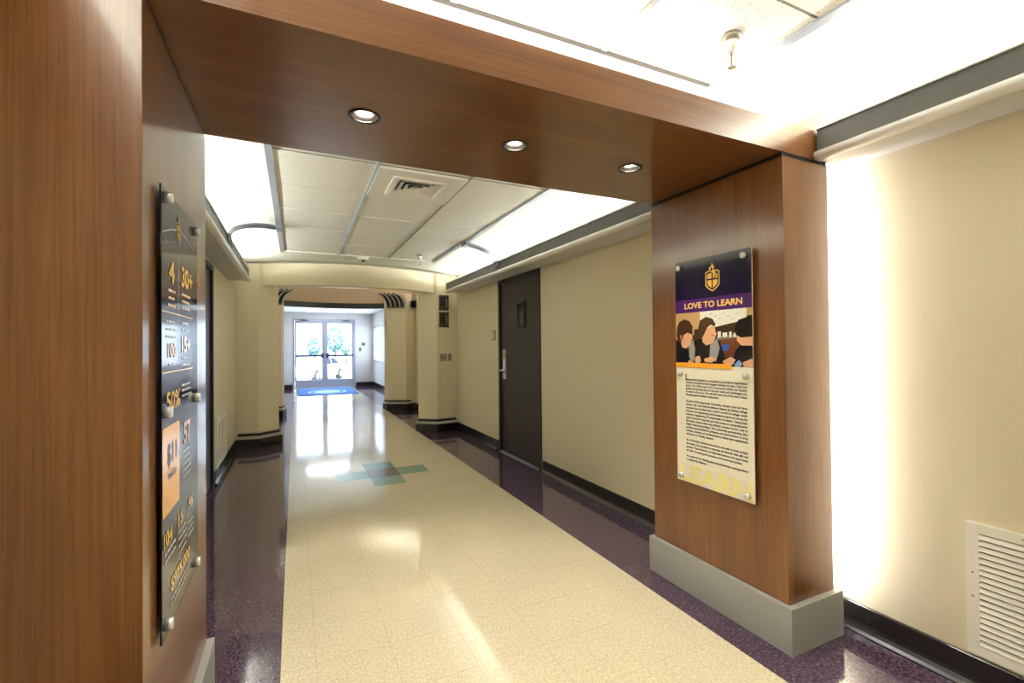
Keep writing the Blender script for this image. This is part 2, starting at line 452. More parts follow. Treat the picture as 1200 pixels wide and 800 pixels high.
def area(name, loc, rot, sx, sy, power, col=(1, .95, .84), spread=PI):
    l = bpy.data.lights.new(name, 'AREA'); l.shape = 'RECTANGLE'; l.size = sx; l.size_y = sy
    l.energy = power; l.color = col; l.spread = spread
    o = bpy.data.objects.new(name, l); COL.objects.link(o); o.location = loc; o.rotation_euler = rot
    return o
CW = 8.0     # watts a metre of cove tube
def cove_light(xw, sgn, y0, y1, k=1.):
    area('cove_tube_light', (xw+sgn*.045, (y0+y1)/2, 2.328), (PI, sgn*.6, 0), .05, (y1-y0)-.1, CW*k*(y1-y0), (.94, 1, 1))
cove_light(XR, -1, Y0+.1, 1.30, 1.2); cove_light(XR, -1, 2.17, 6.90, .8)
cove_light(XL, 1, 2.21, 6.60, .85); cove_light(XL, 1, Y0+.1, 1.28, 1.5)

# ------------------------------------------------------------------ arched brackets
def bracket(foot, head, label):
    fx, fy = foot; hx, hy = head
    t = thing('arched_bracket', label, 'bracket', (fx, fy, 2.21), 'silver arched cove brackets')
    z0, z1 = 2.222, 2.468
    sg = 1 if hx > fx else -1
    for k in (-1, 0, 1):
        dy = .056*k
        pts = [(fx+sg*.004, fy+dy, z0), (fx+sg*.002, fy+dy, z0+.055), (fx-sg*.002, fy+dy, z0+.10)]
        # quarter ellipse from upright to level
        xs0 = fx-sg*.002; zs = z0+.10
        for i in range(1, 17):
            a = PI/2*i/16
            pts.append((xs0+(hx-sg*.01-xs0)*(1-math.cos(a)), fy+(hy-fy)*(1-math.cos(a))+dy, zs+(z1-zs)*math.sin(a)))
        b = MB(); b.tube(pts, .0105, 'bracket', 8); b.build('rib', t)
    b = MB(); b.box(hx-.025, hx+.025, hy-.075, hy+.075, z1-.022, z1+.03, 'bracket', .004); b.build('head_block', t)
    b = MB(); b.box(fx-sg*.012, fx+sg*.006, fy-.07, fy+.07, z0-.004, z0+.02, 'bracket', .003); b.build('foot_block', t)
bracket((2.118, 4.95), (1.70, 4.80), 'silver three-ribbed arched bracket over the dark door, from right cove to ceiling')
bracket((-.503, 4.62), (-.13, 4.82), 'silver three-ribbed arched bracket springing from left cove to ceiling grid')

# ------------------------------------------------------------------ wooden portal
PLX0, PLX1, PRX0, PRX1 = -.60, -.318, 1.945, 2.262
PY0, PY1 = 1.325, 2.155
def pillar(x0, x1, label, extra=0):
    y0, y1 = PY0, PY1
    t = thing('wood_pillar', label, 'pillar', ((x0+x1)/2, (y0+y1)/2, 0))
    b = MB(); b.box(x0, x1, y0, y1, .19, 2.172, 'wood_v', .0015); b.build('shaft', t)
    b = MB(); b.box(x0-.025, x1+.025, y0-.028, y1+.022, 0, .203, 'grey_plinth', .002); b.build('plinth', t)
    b = MB(); b.box(x0+.002, x1-.002, y0+.004, y1-.004, 2.170, 2.1905, 'gap'); b.build('shadow_gap', t)
    return t
pillar(PLX0, PLX1, 'cherry wood pillar on the left with a dark numbers poster')
pillar(PRX0, PRX1, 'cherry wood pillar on the right on grey plinth, with a tall white and navy poster')
# beam with three round holes in its underside
BX0, BX1, BZ0, BZ1 = PLX0, 2.262, 2.19, 2.325
DLX = [.233, .843, 1.452]; DLY = 1.75; HR = .047
bt = thing('wood_beam', 'cherry wood beam spanning the corridor over the two wooden pillars', 'beam', ((BX0+BX1)/2, (PY0+PY1)/2, BZ0))
b = MB(); k = b.mi('wood_h')
outer = [b.bm.verts.new(p) for p in ((BX0, PY0, BZ0), (BX1, PY0, BZ0), (BX1, PY1, BZ0), (BX0, PY1, BZ0))]
edges = [b.bm.edges.new((outer[i], outer[(i+1) % 4])) for i in range(4)]
for x in DLX:
    lo = [b.bm.verts.new((x+HR*math.cos(2*PI*i/32), DLY+HR*math.sin(2*PI*i/32), BZ0)) for i in range(32)]
    edges += [b.bm.edges.new((lo[i], lo[(i+1) % 32])) for i in range(32)]
bmesh.ops.triangle_fill(b.bm, use_beauty=True, edges=edges, normal=(0, 0, -1))
vs = [(BX0, PY0, BZ0), (BX1, PY0, BZ0), (BX1, PY1, BZ0), (BX0, PY1, BZ0), (BX0, PY0, BZ1), (BX1, PY0, BZ1), (BX1, PY1, BZ1), (BX0, PY1, BZ1)]
b.faces(vs, [(4, 5, 6, 7), (0, 1, 5, 4), (1, 2, 6, 5), (2, 3, 7, 6), (3, 0, 4, 7)], 'wood_h')
bmesh.ops.remove_doubles(b.bm, verts=b.bm.verts, dist=1e-5)
b.build('beam_body', bt)
def downlight(x, label):
    t = thing('downlight', label, 'ceiling light', (x, DLY, BZ0), 'recessed downlights in the wooden beam')
    b = MB(); b.ring([(.058, 0), (.055, -.005), (.046, -.004), (.044, .004), (.047, .002)], (x, DLY, BZ0), (0, 0, 1), 'bronze'); b.build('trim_ring', t)
    b = MB(); b.lathe([(.046, .002), (.036, .028), (.031, .05), (0, .05)], (x, DLY, BZ0), (0, 0, 1), 'bronze', 28, True, False); b.build('reflector', t)
    b = MB(); b.lathe([(0, .012), (.018, .013), (.026, .019), (.028, .03), (0, .03)], (x, DLY, BZ0), (0, 0, 1), 'bulb', 24); b.build('lamp', t)
    l = bpy.data.lights.new('downlight_beam', 'SPOT'); l.energy = 24; l.spot_size = 1.7; l.spot_blend = .6; l.color = (1, .93, .80); l.shadow_soft_size = .03
    o = bpy.data.objects.new('downlight_beam', l); COL.objects.link(o); o.location = (x, DLY, BZ0-.01)
downlight(DLX[0], 'small lit round downlight in the beam, nearest the left pillar')
downlight(DLX[1], 'small lit round downlight in the middle of the wooden beam')
downlight(DLX[2], 'small lit round downlight in the beam, nearest the right pillar')
# strip light behind the right pillar washing the wall
area('pillar_back_light', (PRX1+.012, 1.40, 1.19), (0, -PI/2, 0), 1.95, .03, 13, (1, 1, 1))
# strip light on top of the beam washing the ceiling
area('beam_top_light', (.85, 1.42, BZ1+.012), (PI+.15, 0, 0), 2.4, .05, 9, (1, .99, .965))

# ------------------------------------------------------------------ posters
FONTCACHE = {}
def text2d(s, bold=0., spacing=1.):
    key = (s, bold, spacing)
    if key in FONTCACHE: return FONTCACHE[key]
    cu = bpy.data.curves.new('lettering', 'FONT'); cu.body = s; cu.size = 1; cu.offset = bold; cu.resolution_u = 3
    cu.space_character = spacing
    ob = bpy.data.objects.new('lettering', cu); COL.objects.link(ob)
    bpy.context.view_layer.update()
    dg = bpy.context.evaluated_depsgraph_get()
    me = bpy.data.meshes.new_from_object(ob.evaluated_get(dg))
    V = [(v.co.x, v.co.y) for v in me.vertices]; Fs = [tuple(p.vertices) for p in me.polygons]
    bpy.data.objects.remove(ob); bpy.data.curves.remove(cu); bpy.data.meshes.remove(me)
    FONTCACHE[key] = (V, Fs); return V, Fs

class Poster:
    # u runs left to right as read, v is height in metres, n the outward side
    def __init__(s, x, y_left, udir, n): s.x, s.yl, s.ud, s.n = x, y_left, udir, n
    def P(s, u, v, k=0): return (s.x+s.n*(.0002+.0003*k), s.yl+s.ud*u, v)
    def poly(s, b, pts, m, k=1):
        vs = [s.P(u, v, k) for u, v in pts]
        b.faces(vs, [tuple(range(len(vs)))], m)
    def rect(s, b, u0, u1, v0, v1, m, k=1): s.poly(b, [(u0, v0), (u1, v0), (u1, v1), (u0, v1)], m, k)
    def text(s, b, txt, u0, u1, v0, v1, m, k=4, bold=0., keep=False, center=False, clip=None):
        V, Fs = text2d(txt, bold)
        xs_ = [p[0] for p in V]; ys_ = [p[1] for p in V]
        ax, bx, ay, by = min(xs_), max(xs_), 0., .73
        if keep is False:
            ay, by = min(ys_), max(ys_)
        sx = (u1-u0)/(bx-ax); sy = (v1-v0)/(by-ay)
        vs = [s.P(u0+(x-ax)*sx, v0+(y-ay)*sy, k) for x, y in V]
        b.faces(vs, Fs, m)
    def line(s, b, txt, u0, size, v, m, width=None, k=4, center=None, bold=.0):
        V, Fs = text2d(txt, bold); 
        xs_ = [p[0] for p in V]; ax, bx = min(xs_), max(xs_)
        sx = (width/(bx-ax)) if width else size
        if center is not None: u0 = center-(bx-ax)*sx/2
        b.faces([s.P(u0+(x-ax)*sx, v+y*size, k) for x, y in V], Fs, m)

def standoffs(t, p, pts, gapd, r=.0152):
    first = None
    for (u, v) in pts:
        c = Vector(p.P(u, v)); n = Vector((p.n, 0, 0))
        if first is None:
            b = MB(); b.lathe([(r*.72, -gapd+.001), (r*.72, -.0005), (r, -.0005), (r, .013), (r*.85, .016), (0, .016)], c, n, 'chrome', 20)
            first = b.build('standoff', t); c0 = c
        else:
            o = first.copy(); COL.objects.link(o); o.parent = t; o.location = c-c0
def logo(p, b, cu, v0, v1, w, gold, dark, k=2):
    h = v1-v0; hs = h*.73          # shield height, flame rises above it
    def S(f):   # shield outline scaled
        cx, cy = cu, v0+hs*.52
        pts = [(-.5, .42), (-.36, .47), (-.2, .5), (.2, .5), (.36, .47), (.5, .42), (.5, -.22), (.3, -.38), (0, -.52), (-.3, -.38), (-.5, -.22)]
        return [(cx+x*w*f, cy+y*hs*(f if f == 1 else f+.02)) for x, y in pts]
    p.poly(b, S(1.0), gold, k); p.poly(b, S(.86), dark, k+1)
    p.poly(b, S(.70), gold, k+2)
    cy = v0+hs*.58
    p.rect(b, cu-w*.04, cu+w*.04, v0+hs*.1, v0+hs*.98, dark, k+3)
    p.rect(b, cu-w*.36, cu+w*.36, cy-hs*.035, cy+hs*.035, dark, k+3)
    # dark ground and S-shaped flame
    fl = [(-.02, 1.0), (.16, .84), (.10, .74), (.26, .62), (.2, .5), (.06, .40), (.12, .54), (-.02, .64), (-.2, .72), (-.22, .82), (-.06, .9)]
    p.poly(b, [(cu+x*w*1.22, v0+h*(.42+(y-.4)*1.0-.01)) for x, y in fl], dark, k+4)
    p.poly(b, [(cu+x*w, v0+h*(.43+(y-.4)*.95)) for x, y in fl], gold, k+5)
    p.poly(b, [(cu+x*w, v0+h*y) for x, y in ((-.06, .86), (.04, .76), (-.06, .70), (.1, .58), (.02, .66), (-.12, .73))], dark, k+6)

# --- right poster
t = thing('wall_poster', 'tall acrylic poster reading LOVE TO LEARN with a photo of three boys', 'poster', (1.925, 1.7, 1.195))
p = Poster(1.919, 1.940, -1, -1); W = .475; V0, V1 = .603, 1.795
b = MB(); b.box(1.919, 1.925, 1.465, 1.940, V0, V1, 'paper', .0008); b.build('panel', t)
b = MB()
p.rect(b, 0, W, 1.585, V1, 'navy_ink'); p.rect(b, 0, W, 1.515, 1.585, 'purple_ink')
p.rect(b, 0, W, V0, 1.233, 'paper'); p.rect(b, 0, .36, 1.222, 1.247, 'orange_ink', 12)
p.rect(b, 0, W, V0, .70, 'lilac_ink', 2)
logo(p, b, .252, 1.613, 1.760, .088, 'gold_ink', 'navy_ink')
b.build('printed_ground', t, False)
b = MB()
p.rect(b, 0, W, 1.235, 1.515, 'photo_dark', 1)
def Q(x, y):     # the printed photo, from a sketch grid
    f = (x-70)/448.; yt = 440-35*f; yb = 728+32*f
    return (max(0, min(W, f*W)), max(1.235, min(1.515, 1.515-(y-yt)/(yb-yt)*.28)))
def art(m, k, *pts): p.poly(b, [Q(*q) for q in pts], m, k)
art('photo_tan', 2, (70, 440), (192, 428), (192, 560), (70, 600))
art('photo_board', 2, (190, 430), (490, 404), (490, 476), (330, 515), (190, 530))
art('photo_tan', 3, (190, 430), (230, 427), (230, 526), (190, 530))
for i in range(7): art('scribble', 3, (290+i*24, 440+(i % 3)*14), (306+i*24, 436+(i % 3)*14), (306+i*24, 440+(i % 3)*14), (290+i*24, 444+(i % 3)*14))
art('photo_tan', 2, (490, 404), (518, 402), (518, 450), (490, 452))
art('counter', 3, (326, 575), (445, 560), (445, 580), (326, 594))
for x, y, w, h in ((335, 545, 18, 34), (362, 552, 26, 24), (398, 548, 14, 30), (422, 555, 16, 22)): art('photo_board', 4, (x, y), (x+w, y-2), (x+w, y+h), (x, y+h+2))
art('photo_brown', 3, (340, 592), (450, 580), (450, 690), (360, 700))
art('cup', 5, (356, 622), (394, 618), (392, 656), (362, 660))
# boy on the left, in profile
art('shirt', 5, (70, 585), (104, 612), (140, 640), (172, 672), (186, 726), (70, 730))
art('skin', 6, (108, 560), (150, 545), (178, 560), (184, 580), (176, 590), (172, 606), (160, 626), (138, 640), (112, 632), (104, 600))
art('hair', 7, (76, 560), (80, 515), (96, 486), (130, 470), (164, 482), (184, 512), (182, 560), (170, 556), (150, 548), (126, 560), (118, 582), (104, 604), (82, 598))
art('skin_shade', 8, (98, 565), (112, 560), (116, 584), (104, 592))
art('skin', 6, (150, 712), (182, 698), (186, 726), (150, 728))
# boy in the middle
art('shirt', 6, (180, 600), (240, 582), (270, 622), (300, 608), (345, 598), (372, 690), (352, 733), (176, 730))
art('sleeve', 7, (158, 626), (186, 588), (198, 640), (194, 706), (178, 730), (160, 690))
art('sleeve', 7, (292, 612), (332, 588), (346, 640), (324, 722), (286, 692))
art('skin', 8, (240, 560), (262, 528), (318, 508), (324, 545), (330, 558), (322, 572), (318, 592), (296, 614), (268, 624), (246, 604))
art('hair', 9, (220, 520), (232, 478), (268, 457), (306, 468), (324, 498), (320, 514), (296, 504), (274, 520), (262, 548), (246, 578), (226, 560))
art('skin_shade', 10, (300, 560), (318, 566), (316, 572), (298, 568))
art('skin', 9, (198, 690), (226, 682), (236, 712), (222, 728), (198, 722))
art('skin', 9, (254, 702), (300, 690), (326, 706), (300, 726), (258, 722))
# boy on the right
art('shirt', 6, (430, 660), (462, 622), (518, 618), (518, 758), (412, 738))
art('skin', 7, (440, 572), (518, 572), (518, 630), (462, 628), (440, 600))
art('hair_dark', 8, (428, 520), (450, 478), (516, 452), (518, 578), (462, 582), (434, 566))
art('skin', 9, (362, 718), (408, 694), (432, 712), (416, 742), (372, 738))
art('glove', 10, (424, 738), (450, 714), (470, 738), (452, 758), (428, 756))
art('skin', 9, (470, 728), (518, 706), (518, 758), (474, 758))
b.build('printed_photo', t, False)
b = MB()
p.text(b, 'LOVE TO LEARN', .066, .424, 1.5345, 1.5665, 'gold_ink', 5, .028)
b.build('headline', t, False)
b = MB()
p.text(b, 'LEARN', .02, .468, .606, .700, 'pale_yellow_ink', 3, .05)
U0, TW = .067, .376
b.build('watermark', t, False)
b = MB(); p.line(b, 'L', U0, .047, 1.1525, 'print_text', bold=.03); b.build('drop_capital', t, False)
def lines(tx, v_first, pitch, m='print_text'):
    b = MB()
    for i, s in enumerate(tx):
        last = i == len(tx)-1
        u = U0+(.024 if (v_first > 1.15 and i == 0) else 0)
        p.line(b, s, u, .0152, v_first-pitch*i, m, None if last else TW-(u-U0), bold=.03)
    b.build('printed_paragraph', t, False)
lines(['ipscomb Academy is committed to provide an unparalleled', 'academic experience that engages students to learn, think and',
       'grow. You will be part of a community where our faculty', 'guides and pushes you to be your best and challenges you',
       'to excel in all you do. You will also have one of the most unique', 'learning opportunities in education.'], 1.1525, .0163)
lines(['As part of the Lipscomb University campus, you can have', 'honors, AP, and dual enrollment classes by taking college',
       'courses that translate into a year\u2019s worth of college credit', 'Robotics and engineering and biomedical science are among the',
       'courses in engineering & Fundamentals of Industry. Taking these', 'years as juniors may also provide access to comprehensive',
       'libraries, science labs and athletic centers found only in', 'higher learning facilities. The university partnership also',
       'provides opportunities for professors and administrators to bring', 'scholars, students and professionals to share their experiences', 'and grow our faculty mission.'], 1.036, .0176)
lines(['As a Christian, liberal arts school, we seek to train people', 'the minds of our students so that they can discover their gifts and',
       'passions. That education can help them embrace the opportunity', 'of a life of meaning and purpose, and serve one another.'], .827, .0186)
lines(['As a part of our thriving educational journey, coming here is', 'a decision for lifetime.'], .741, .0185)
standoffs(t, p, [(.030, 1.763), (.436, 1.763), (.032, 1.186), (.440, 1.192), (.032, .632), (.442, .632)], .0200)

# --- left poster
t = thing('wall_poster', 'dark acrylic poster of gold numbers with $11 million on orange, on the left pillar', 'poster', (-.31, 1.65, 1.19))
p = Poster(-.3055, 1.434, 1, 1); W = .473; V0, V1 = .600, 1.767; PW = .388
b = MB(); b.box(-.3100, -.3055, 1.434, 1.907, V0, V1, 'black_ink', .0008); b.build('panel', t)
b = MB()
p.rect(b, 0, PW, .64, 1.735, 'navy_glare_ink', 1)
p.rect(b, 0, PW, 1.205, 1.255, 'black_ink', 2)
p.rect(b, .002, .192, .912, 1.141, 'orange_block', 3)
# arch under the crest, divider rules
arc = [(PW*i/24., 1.612+.075*math.sin(PI*(.12+.62*i/24.))) for i in range(25)]
for i in range(24): p.poly(b, [arc[i], arc[i+1], (arc[i+1][0], arc[i+1][1]+.004), (arc[i][0], arc[i][1]+.004)], 'pale_text', 3)
p.rect(b, 0, PW, 1.442, 1.4455, 'pink_text', 3); p.rect(b, 0, PW, 1.282, 1.2855, 'pink_text', 3)
p.rect(b, .186, .1885, 1.306, 1.612, 'pale_text', 3)
p.rect(b, .155, .157, .74, .86, 'pale_text', 3); p.rect(b, .292, .294, .77, .87, 'pale_text', 3)
logo(p, b, .188, 1.648, 1.732, .062, 'gold_ink', 'navy_glare_ink', 3)
b.build('printed_ground', t, False)
def num(s, u0, u1, v0, v1, m='gold_ink', bold=.03):
    b = MB(); p.text(b, s, u0, u1, v0, v1, m, 6, bold); b.build('printed_number', t, False)
num('4', .068, .132, 1.525, 1.585); num('30+', .220, .378, 1.530, 1.592)
num('100', .058, .152, 1.322, 1.362, 'pink_text'); num('15+', .222, .345, 1.333, 1.382)
num('50%', .040, .200, 1.181, 1.232); num('57', .245, .345, 1.056, 1.124, 'pink_text')
num('$11', .050, .155, 1.030, 1.094, 'navy_text'); b = MB(); p.line(b, 'million', 0, .036, 1.000, 'navy_text', None, 6, .1); b.build('printed_word', t, False)
num('104', .010, .100, .832, .872); num('15', .172, .232, .836, .874); num('96', .312, .378, .838, .880); num('$975,000', .085, .330, .688, .730)
def rows(u0, u1, v, n, m='pale_text', pitch=.020, h=.007, seed=1):
    rr = random.Random(seed); b = MB()
    for i in range(n):
        u = u0+rr.uniform(0, .012)
        while u < u1-.012:
            w = min(rr.uniform(.016, .036), u1-u); p.rect(b, u, u+w, v-pitch*i, v-pitch*i+h, m, 5); u += w+.006
    b.build('printed_caption', t, False)
rows(.055, .145, 1.500, 3, 'pink_text', seed=2); rows(.222, .345, 1.505, 3, 'pink_text', seed=3)
rows(.040, .150, 1.415, 3, seed=4); rows(.215, .320, 1.420, 2, seed=5)
rows(.060, .140, 1.300, 1, seed=6); rows(.222, .330, 1.315, 2, seed=7)
rows(.222, .360, 1.235, 3, pitch=.016, h=.006, seed=8); rows(.225, .360, 1.035, 5, pitch=.019, seed=9)
rows(.012, .140, .812, 2, seed=10); rows(.170, .280, .815, 4, seed=11); rows(.300, .380, .818, 4, seed=12)
rows(.085, .340, .668, 2, pitch=.017, seed=13)
standoffs(t, p, [(.040, 1.742), (.430, 1.742), (.030, 1.182), (.420, 1.183), (.040, .632), (.420, .634)], .0080)

# ------------------------------------------------------------------ right door
def dark_door(name, xw, sgn, y0, y1, z1, label, hinge_far=False):
    # sgn: side of the corridor from the wall
    t = bpy.data.objects.new(name, None); COL.objects.link(t); t.location = (xw, (y0+y1)/2, 0)
    struct(t, label, 'door')
    X = lambda d: xw+sgn*d
    b = MB()
    for (a0, a1, c0, c1) in ((y0, y0+.05, 0, z1), (y1-.05, y1, 0, z1), (y0+.05, y1-.05, z1-.05, z1)):
        b.box(X(-.12), X(.012), a0, a1, c0, c1, 'door_frame', .002)
    b.build('door_frame', t)
    wy0, wy1 = y0+.40, y0+.60
    b = MB(); b.box(X(-.058), X(-.012), y0+.053, y1-.053, .012, z1-.053, 'door', .002); leaf = b.build('door_leaf', t)
    return t, leaf, X
t, leaf, X = dark_door('door_1', XR, -1, DR0, DR1, DRZ, 'dark brown door with narrow glass lite on right corridor wall')
# narrow lite
ly0, ly1, lz0, lz1 = 4.755, 4.955, 1.555, 1.875
b = MB()
for (a0, a1, c0, c1) in ((ly0, ly0+.03, lz0, lz1), (ly1-.03, ly1, lz0, lz1), (ly0+.03, ly1-.03, lz0, lz0+.03), (ly0+.03, ly1-.03, lz1-.03, lz1)):
    b.box(X(-.013), X(.004), a0, a1, c0, c1, 'door', .002)
lf = b.build('lite_frame', t)
b = MB(); b.box(X(-.0125), X(-.008), ly0+.03, ly1-.03, lz0+.03, lz1-.03, 'dark_glass'); b.build('lite_glass', t)
b = MB(); b.box(X(-.013), X(-.005), 5.30, 5.385, .93, 1.30, 'chrome', .003); hp = b.build('lock_plate', t)
b = MB(); b.box(X(-.006), X(.004), 5.312, 5.372, 1.185, 1.28, 'brass', .002); b.build('keypad', hp)
b = MB(); b.lathe([(.03, 0), (.03, .012), (.016, .016), (.014, .05), (.018, .056), (.018, .066), (0, .066)], (X(-.005), 5.345, 1.04), (-1, 0, 0), 'chrome', 20)
b.tube([(X(.052), 5.345, 1.04), (X(.056), 5.30, 1.042), (X(.052), 5.235, 1.036)], .011, 'chrome', 10); b.build('lever_handle', t)
b = MB(); b.box(X(-.012), X(-.003), 4.415, 4.435, 1.85, 1.99, 'brass', .002); hg = b.build('hinge', t)
for z in (-.86, -1.66):
    o = hg.copy(); COL.objects.link(o); o.parent = t; o.location = (0, 0, z)
b = MB(); b.box(X(-.12), X(.02), DR0+.05, DR1-.05, .0, .012, 'alu'); b.build('threshold', t)
t, leaf, X = dark_door('door_2', XL, 1, DL0, DL1, 2.15, 'dark door on left corridor wall, mostly behind the left wooden pillar')
b = MB(); b.lathe([(.03, 0), (.03, .012), (.014, .016), (.014, .05), (.018, .056), (.018, .066), (0, .066)], (X(-.012), 4.42, 1.04), (1, 0, 0), 'chrome', 20)
b.tube([(X(.045), 4.42, 1.04), (X(.048), 4.46, 1.042), (X(.045), 4.53, 1.036)], .011, 'chrome', 10); b.build('lever_handle', t)

# ------------------------------------------------------------------ wall grilles
def grille(xw, sgn, y0, y1, z0, z1, label, fw, n, vertical=False):
    t = thing('wall_vent', label, 'vent', (xw, (y0+y1)/2, z0))
    X = lambda d: xw+sgn*d
    b = MB(); d = .012
    # mitred frame
    def quad(pts): 
        vs = [(X(0), a, c) for a, c in pts]+[(X(d if i < 2 else d*.8), a, c) for i, (a, c) in enumerate(pts)]
        b.faces(vs, [(0, 1, 2, 3), (4, 5, 6, 7), (0, 1, 5, 4), (1, 2, 6, 5), (2, 3, 7, 6), (3, 0, 4, 7)], 'vent')
    o_ = [(y0, z0), (y1, z0), (y1, z1), (y0, z1)]; i_ = [(y0+fw, z0+fw), (y1-fw, z0+fw), (y1-fw, z1-fw), (y0+fw, z1-fw)]
    for k in range(4): quad([o_[k], o_[(k+1) % 4], i_[(k+1) % 4], i_[k]])
    b.build('frame', t)
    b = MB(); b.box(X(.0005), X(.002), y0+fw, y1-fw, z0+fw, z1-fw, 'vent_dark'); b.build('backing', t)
    H = (z1-z0-2*fw)/n if not vertical else (y1-y0-2*fw)/n
    first = None
    for k in range(n):
        if first is None:
            b = MB()
            if not vertical:
                zc = z0+fw+H*.5
                prof = [(X(.003), zc+H*.22), (X(.0105), zc-H*.46), (X(.0125), zc-H*.42), (X(.0125), zc-H*.34), (X(.0048), zc+H*.32)]
                b.extrude(prof, 1, y0+fw, y1-fw, 'vent')
            else:
                yc = y0+fw+H*.5; b.box(X(.002), X(.010), yc-H*.3, yc+H*.3, z0+fw, z1-fw, 'vent', .001)
            first = b.build('louver_slat', t)
        else:
            o = first.copy(); COL.objects.link(o); o.parent = t; o.location = (0, 0, H*k) if not vertical else (0, H*k, 0)
    for (a, c) in ((y0+fw*.5, z0+(z1-z0)*.62), (y1-fw*.5, z0+(z1-z0)*.44), (y0+fw*.5, z0+(z1-z0)*.30), (y1-fw*.5, z0+(z1-z0)*.62), ((y0+y1)/2, z1-fw*.45), (y1-.16, z1-fw*.45)):
        b = MB(); b.lathe([(.004, 0), (.003, .002), (0, .002)], (X(d*.9), a, c), (sgn, 0, 0), 'plate', 10); b.build('screw', t)
grille(XR, -1, .28, .897, .138, .644, 'ivory louvred return air grille low on right wall beside the camera', .038, 19)
grille(XL, 1, 5.50, 6.26, .130, .640, 'ivory return air grille low on the left wall, near the faceted column', .06, 4, True)

# ------------------------------------------------------------------ columns of the rotunda
def inset(poly, d):
    cx = sum(q[0] for q in poly)/len(poly); cy = sum(q[1] for q in poly)/len(poly); out = []
    n = len(poly)
    a = sum(poly[i][0]*poly[(i+1) % n][1]-poly[(i+1) % n][0]*poly[i][1] for i in range(n)); sg = 1 if a > 0 else -1
    for i in range(n):
        p0, p1, p2 = Vector(poly[i-1]), Vector(poly[i]), Vector(poly[(i+1) % n])
        e1, e2 = (p1-p0).normalized(), (p2-p1).normalized()
        n1, n2 = Vector((-e1.y, e1.x))*sg, Vector((-e2.y, e2.x))*sg
        bis = (n1+n2); bis /= max(.25, bis.length_squared/2)
        q = p1+bis*d; out.append((q.x, q.y))
    return out
def column(poly, top, label, wallx):
    cx = sum(q[0] for q in poly)/len(poly); cy = sum(q[1] for q in poly)/len(poly)
    t = thing('column', label, 'column', (cx, cy, 0), 'faceted columns round the rotunda')
    sp = [(wallx-(.001 if wallx > 0 else -.001), q[1]) if abs(poly[i][0]-wallx) < .01 else q for i, q in enumerate(inset(poly, .035))]
    b = MB(); b.prism(sp, .0, top, 'wall'); b.build('shaft', t)
    b = MB(); b.prism(poly, 0, .125, 'black'); base = b.build('base', t)
    b = MB(); b.prism(inset(poly, -.004), .125, .152, 'band'); b.prism(inset(poly, .012), .152, .162, 'band'); b.build('grey_band', base)
    b = MB(); b.prism(inset(poly, .026), .162, .196, 'black'); b.build('black_band', base)
    b = MB(); b.prism(inset(poly, .030), .196, .212, 'band'); b.build('bead', base)
    return t
mx_ = lambda q: (2*BX-q[0], q[1])
FRT = [(1.735, 7.33), (2.03, 7.10), (2.389, 7.16), (2.389, 7.70), (1.95, 7.68)]
c_fr = column(FRT, CZ, 'beige faceted column on the right with two black plaques and switch plates', XR)
FLT = [(-.165, 7.33), (-.44, 7.12), (-.729, 7.16), (-.729, 7.70), (-.38, 7.68)]
c_fl = column(FLT, CZ, 'beige faceted column on the left between corridor and rotunda', XL)
BRT = [(1.73, 10.36), (1.79, 10.18), (2.17, 9.97), (2.389, 10.08), (2.389, 10.55), (1.9, 10.55)]
c_br = column(BRT, CZ, 'beige column on the right beyond the rotunda, with fanned dark capital', XR)
c_bl = column([(max(XL+.001, mx_(q)[0]), mx_(q)[1]) for q in BRT], CZ, 'beige column beyond the rotunda, mostly behind the left front column', XL)
# fanned capitals: pale ribs on a dark curved shell
def capital(t, c0, c1, d):
    c0, c1, d = Vector((*c0, 0)), Vector((*c1, 0)), Vector((*d, 0)).normalized()
    z0, z1, R = 2.215, 2.5, .26
    def arc(base, off, n=12):
        pts = []
        for i in range(n+1):
            a = PI/2*i/n; pts.append(base+d*(off+R*(1-math.cos(a)))+Vector((0, 0, z0+(z1-z0-.02)*math.sin(a))))
        return pts
    A, Bq = arc(c0, .004), arc(c1, .004)
    b = MB(); n = len(A)
    back = [q+Vector((0, 0, .012))-d*.03 for q in A]+[q+Vector((0, 0, .012))-d*.03 for q in Bq]
    vs = A+Bq+back; fs = []
    for i in range(n-1):
        fs += [(i, i+1, n+i+1, n+i), (2*n+i, 3*n+i, 3*n+i+1, 2*n+i+1), (i, 2*n+i, 2*n+i+1, i+1), (n+i, n+i+1, 3*n+i+1, 3*n+i)]
    b.faces(vs, fs, 'black_matt'); cap = b.build('capital', t)
    first = None
    for k in range(5):
        b = MB(); b.tube(arc(c0.lerp(c1, k/4), .012), .012, 'soffit', 8); b.build('rib', cap)
    b = MB(); lo, hi = c0+d*.008, c1+d*.008
    b.tube([(lo.x, lo.y, z0-.005), (hi.x, hi.y, z0-.005)], .014, 'fascia', 8); b.build('collar', cap)
capital(c_br, (1.80, 10.20), (2.15, 10.005), (-.85, -.5))
capital(c_bl, mx_((1.80, 10.20)), mx_((2.15, 10.005)), (.85, -.5))

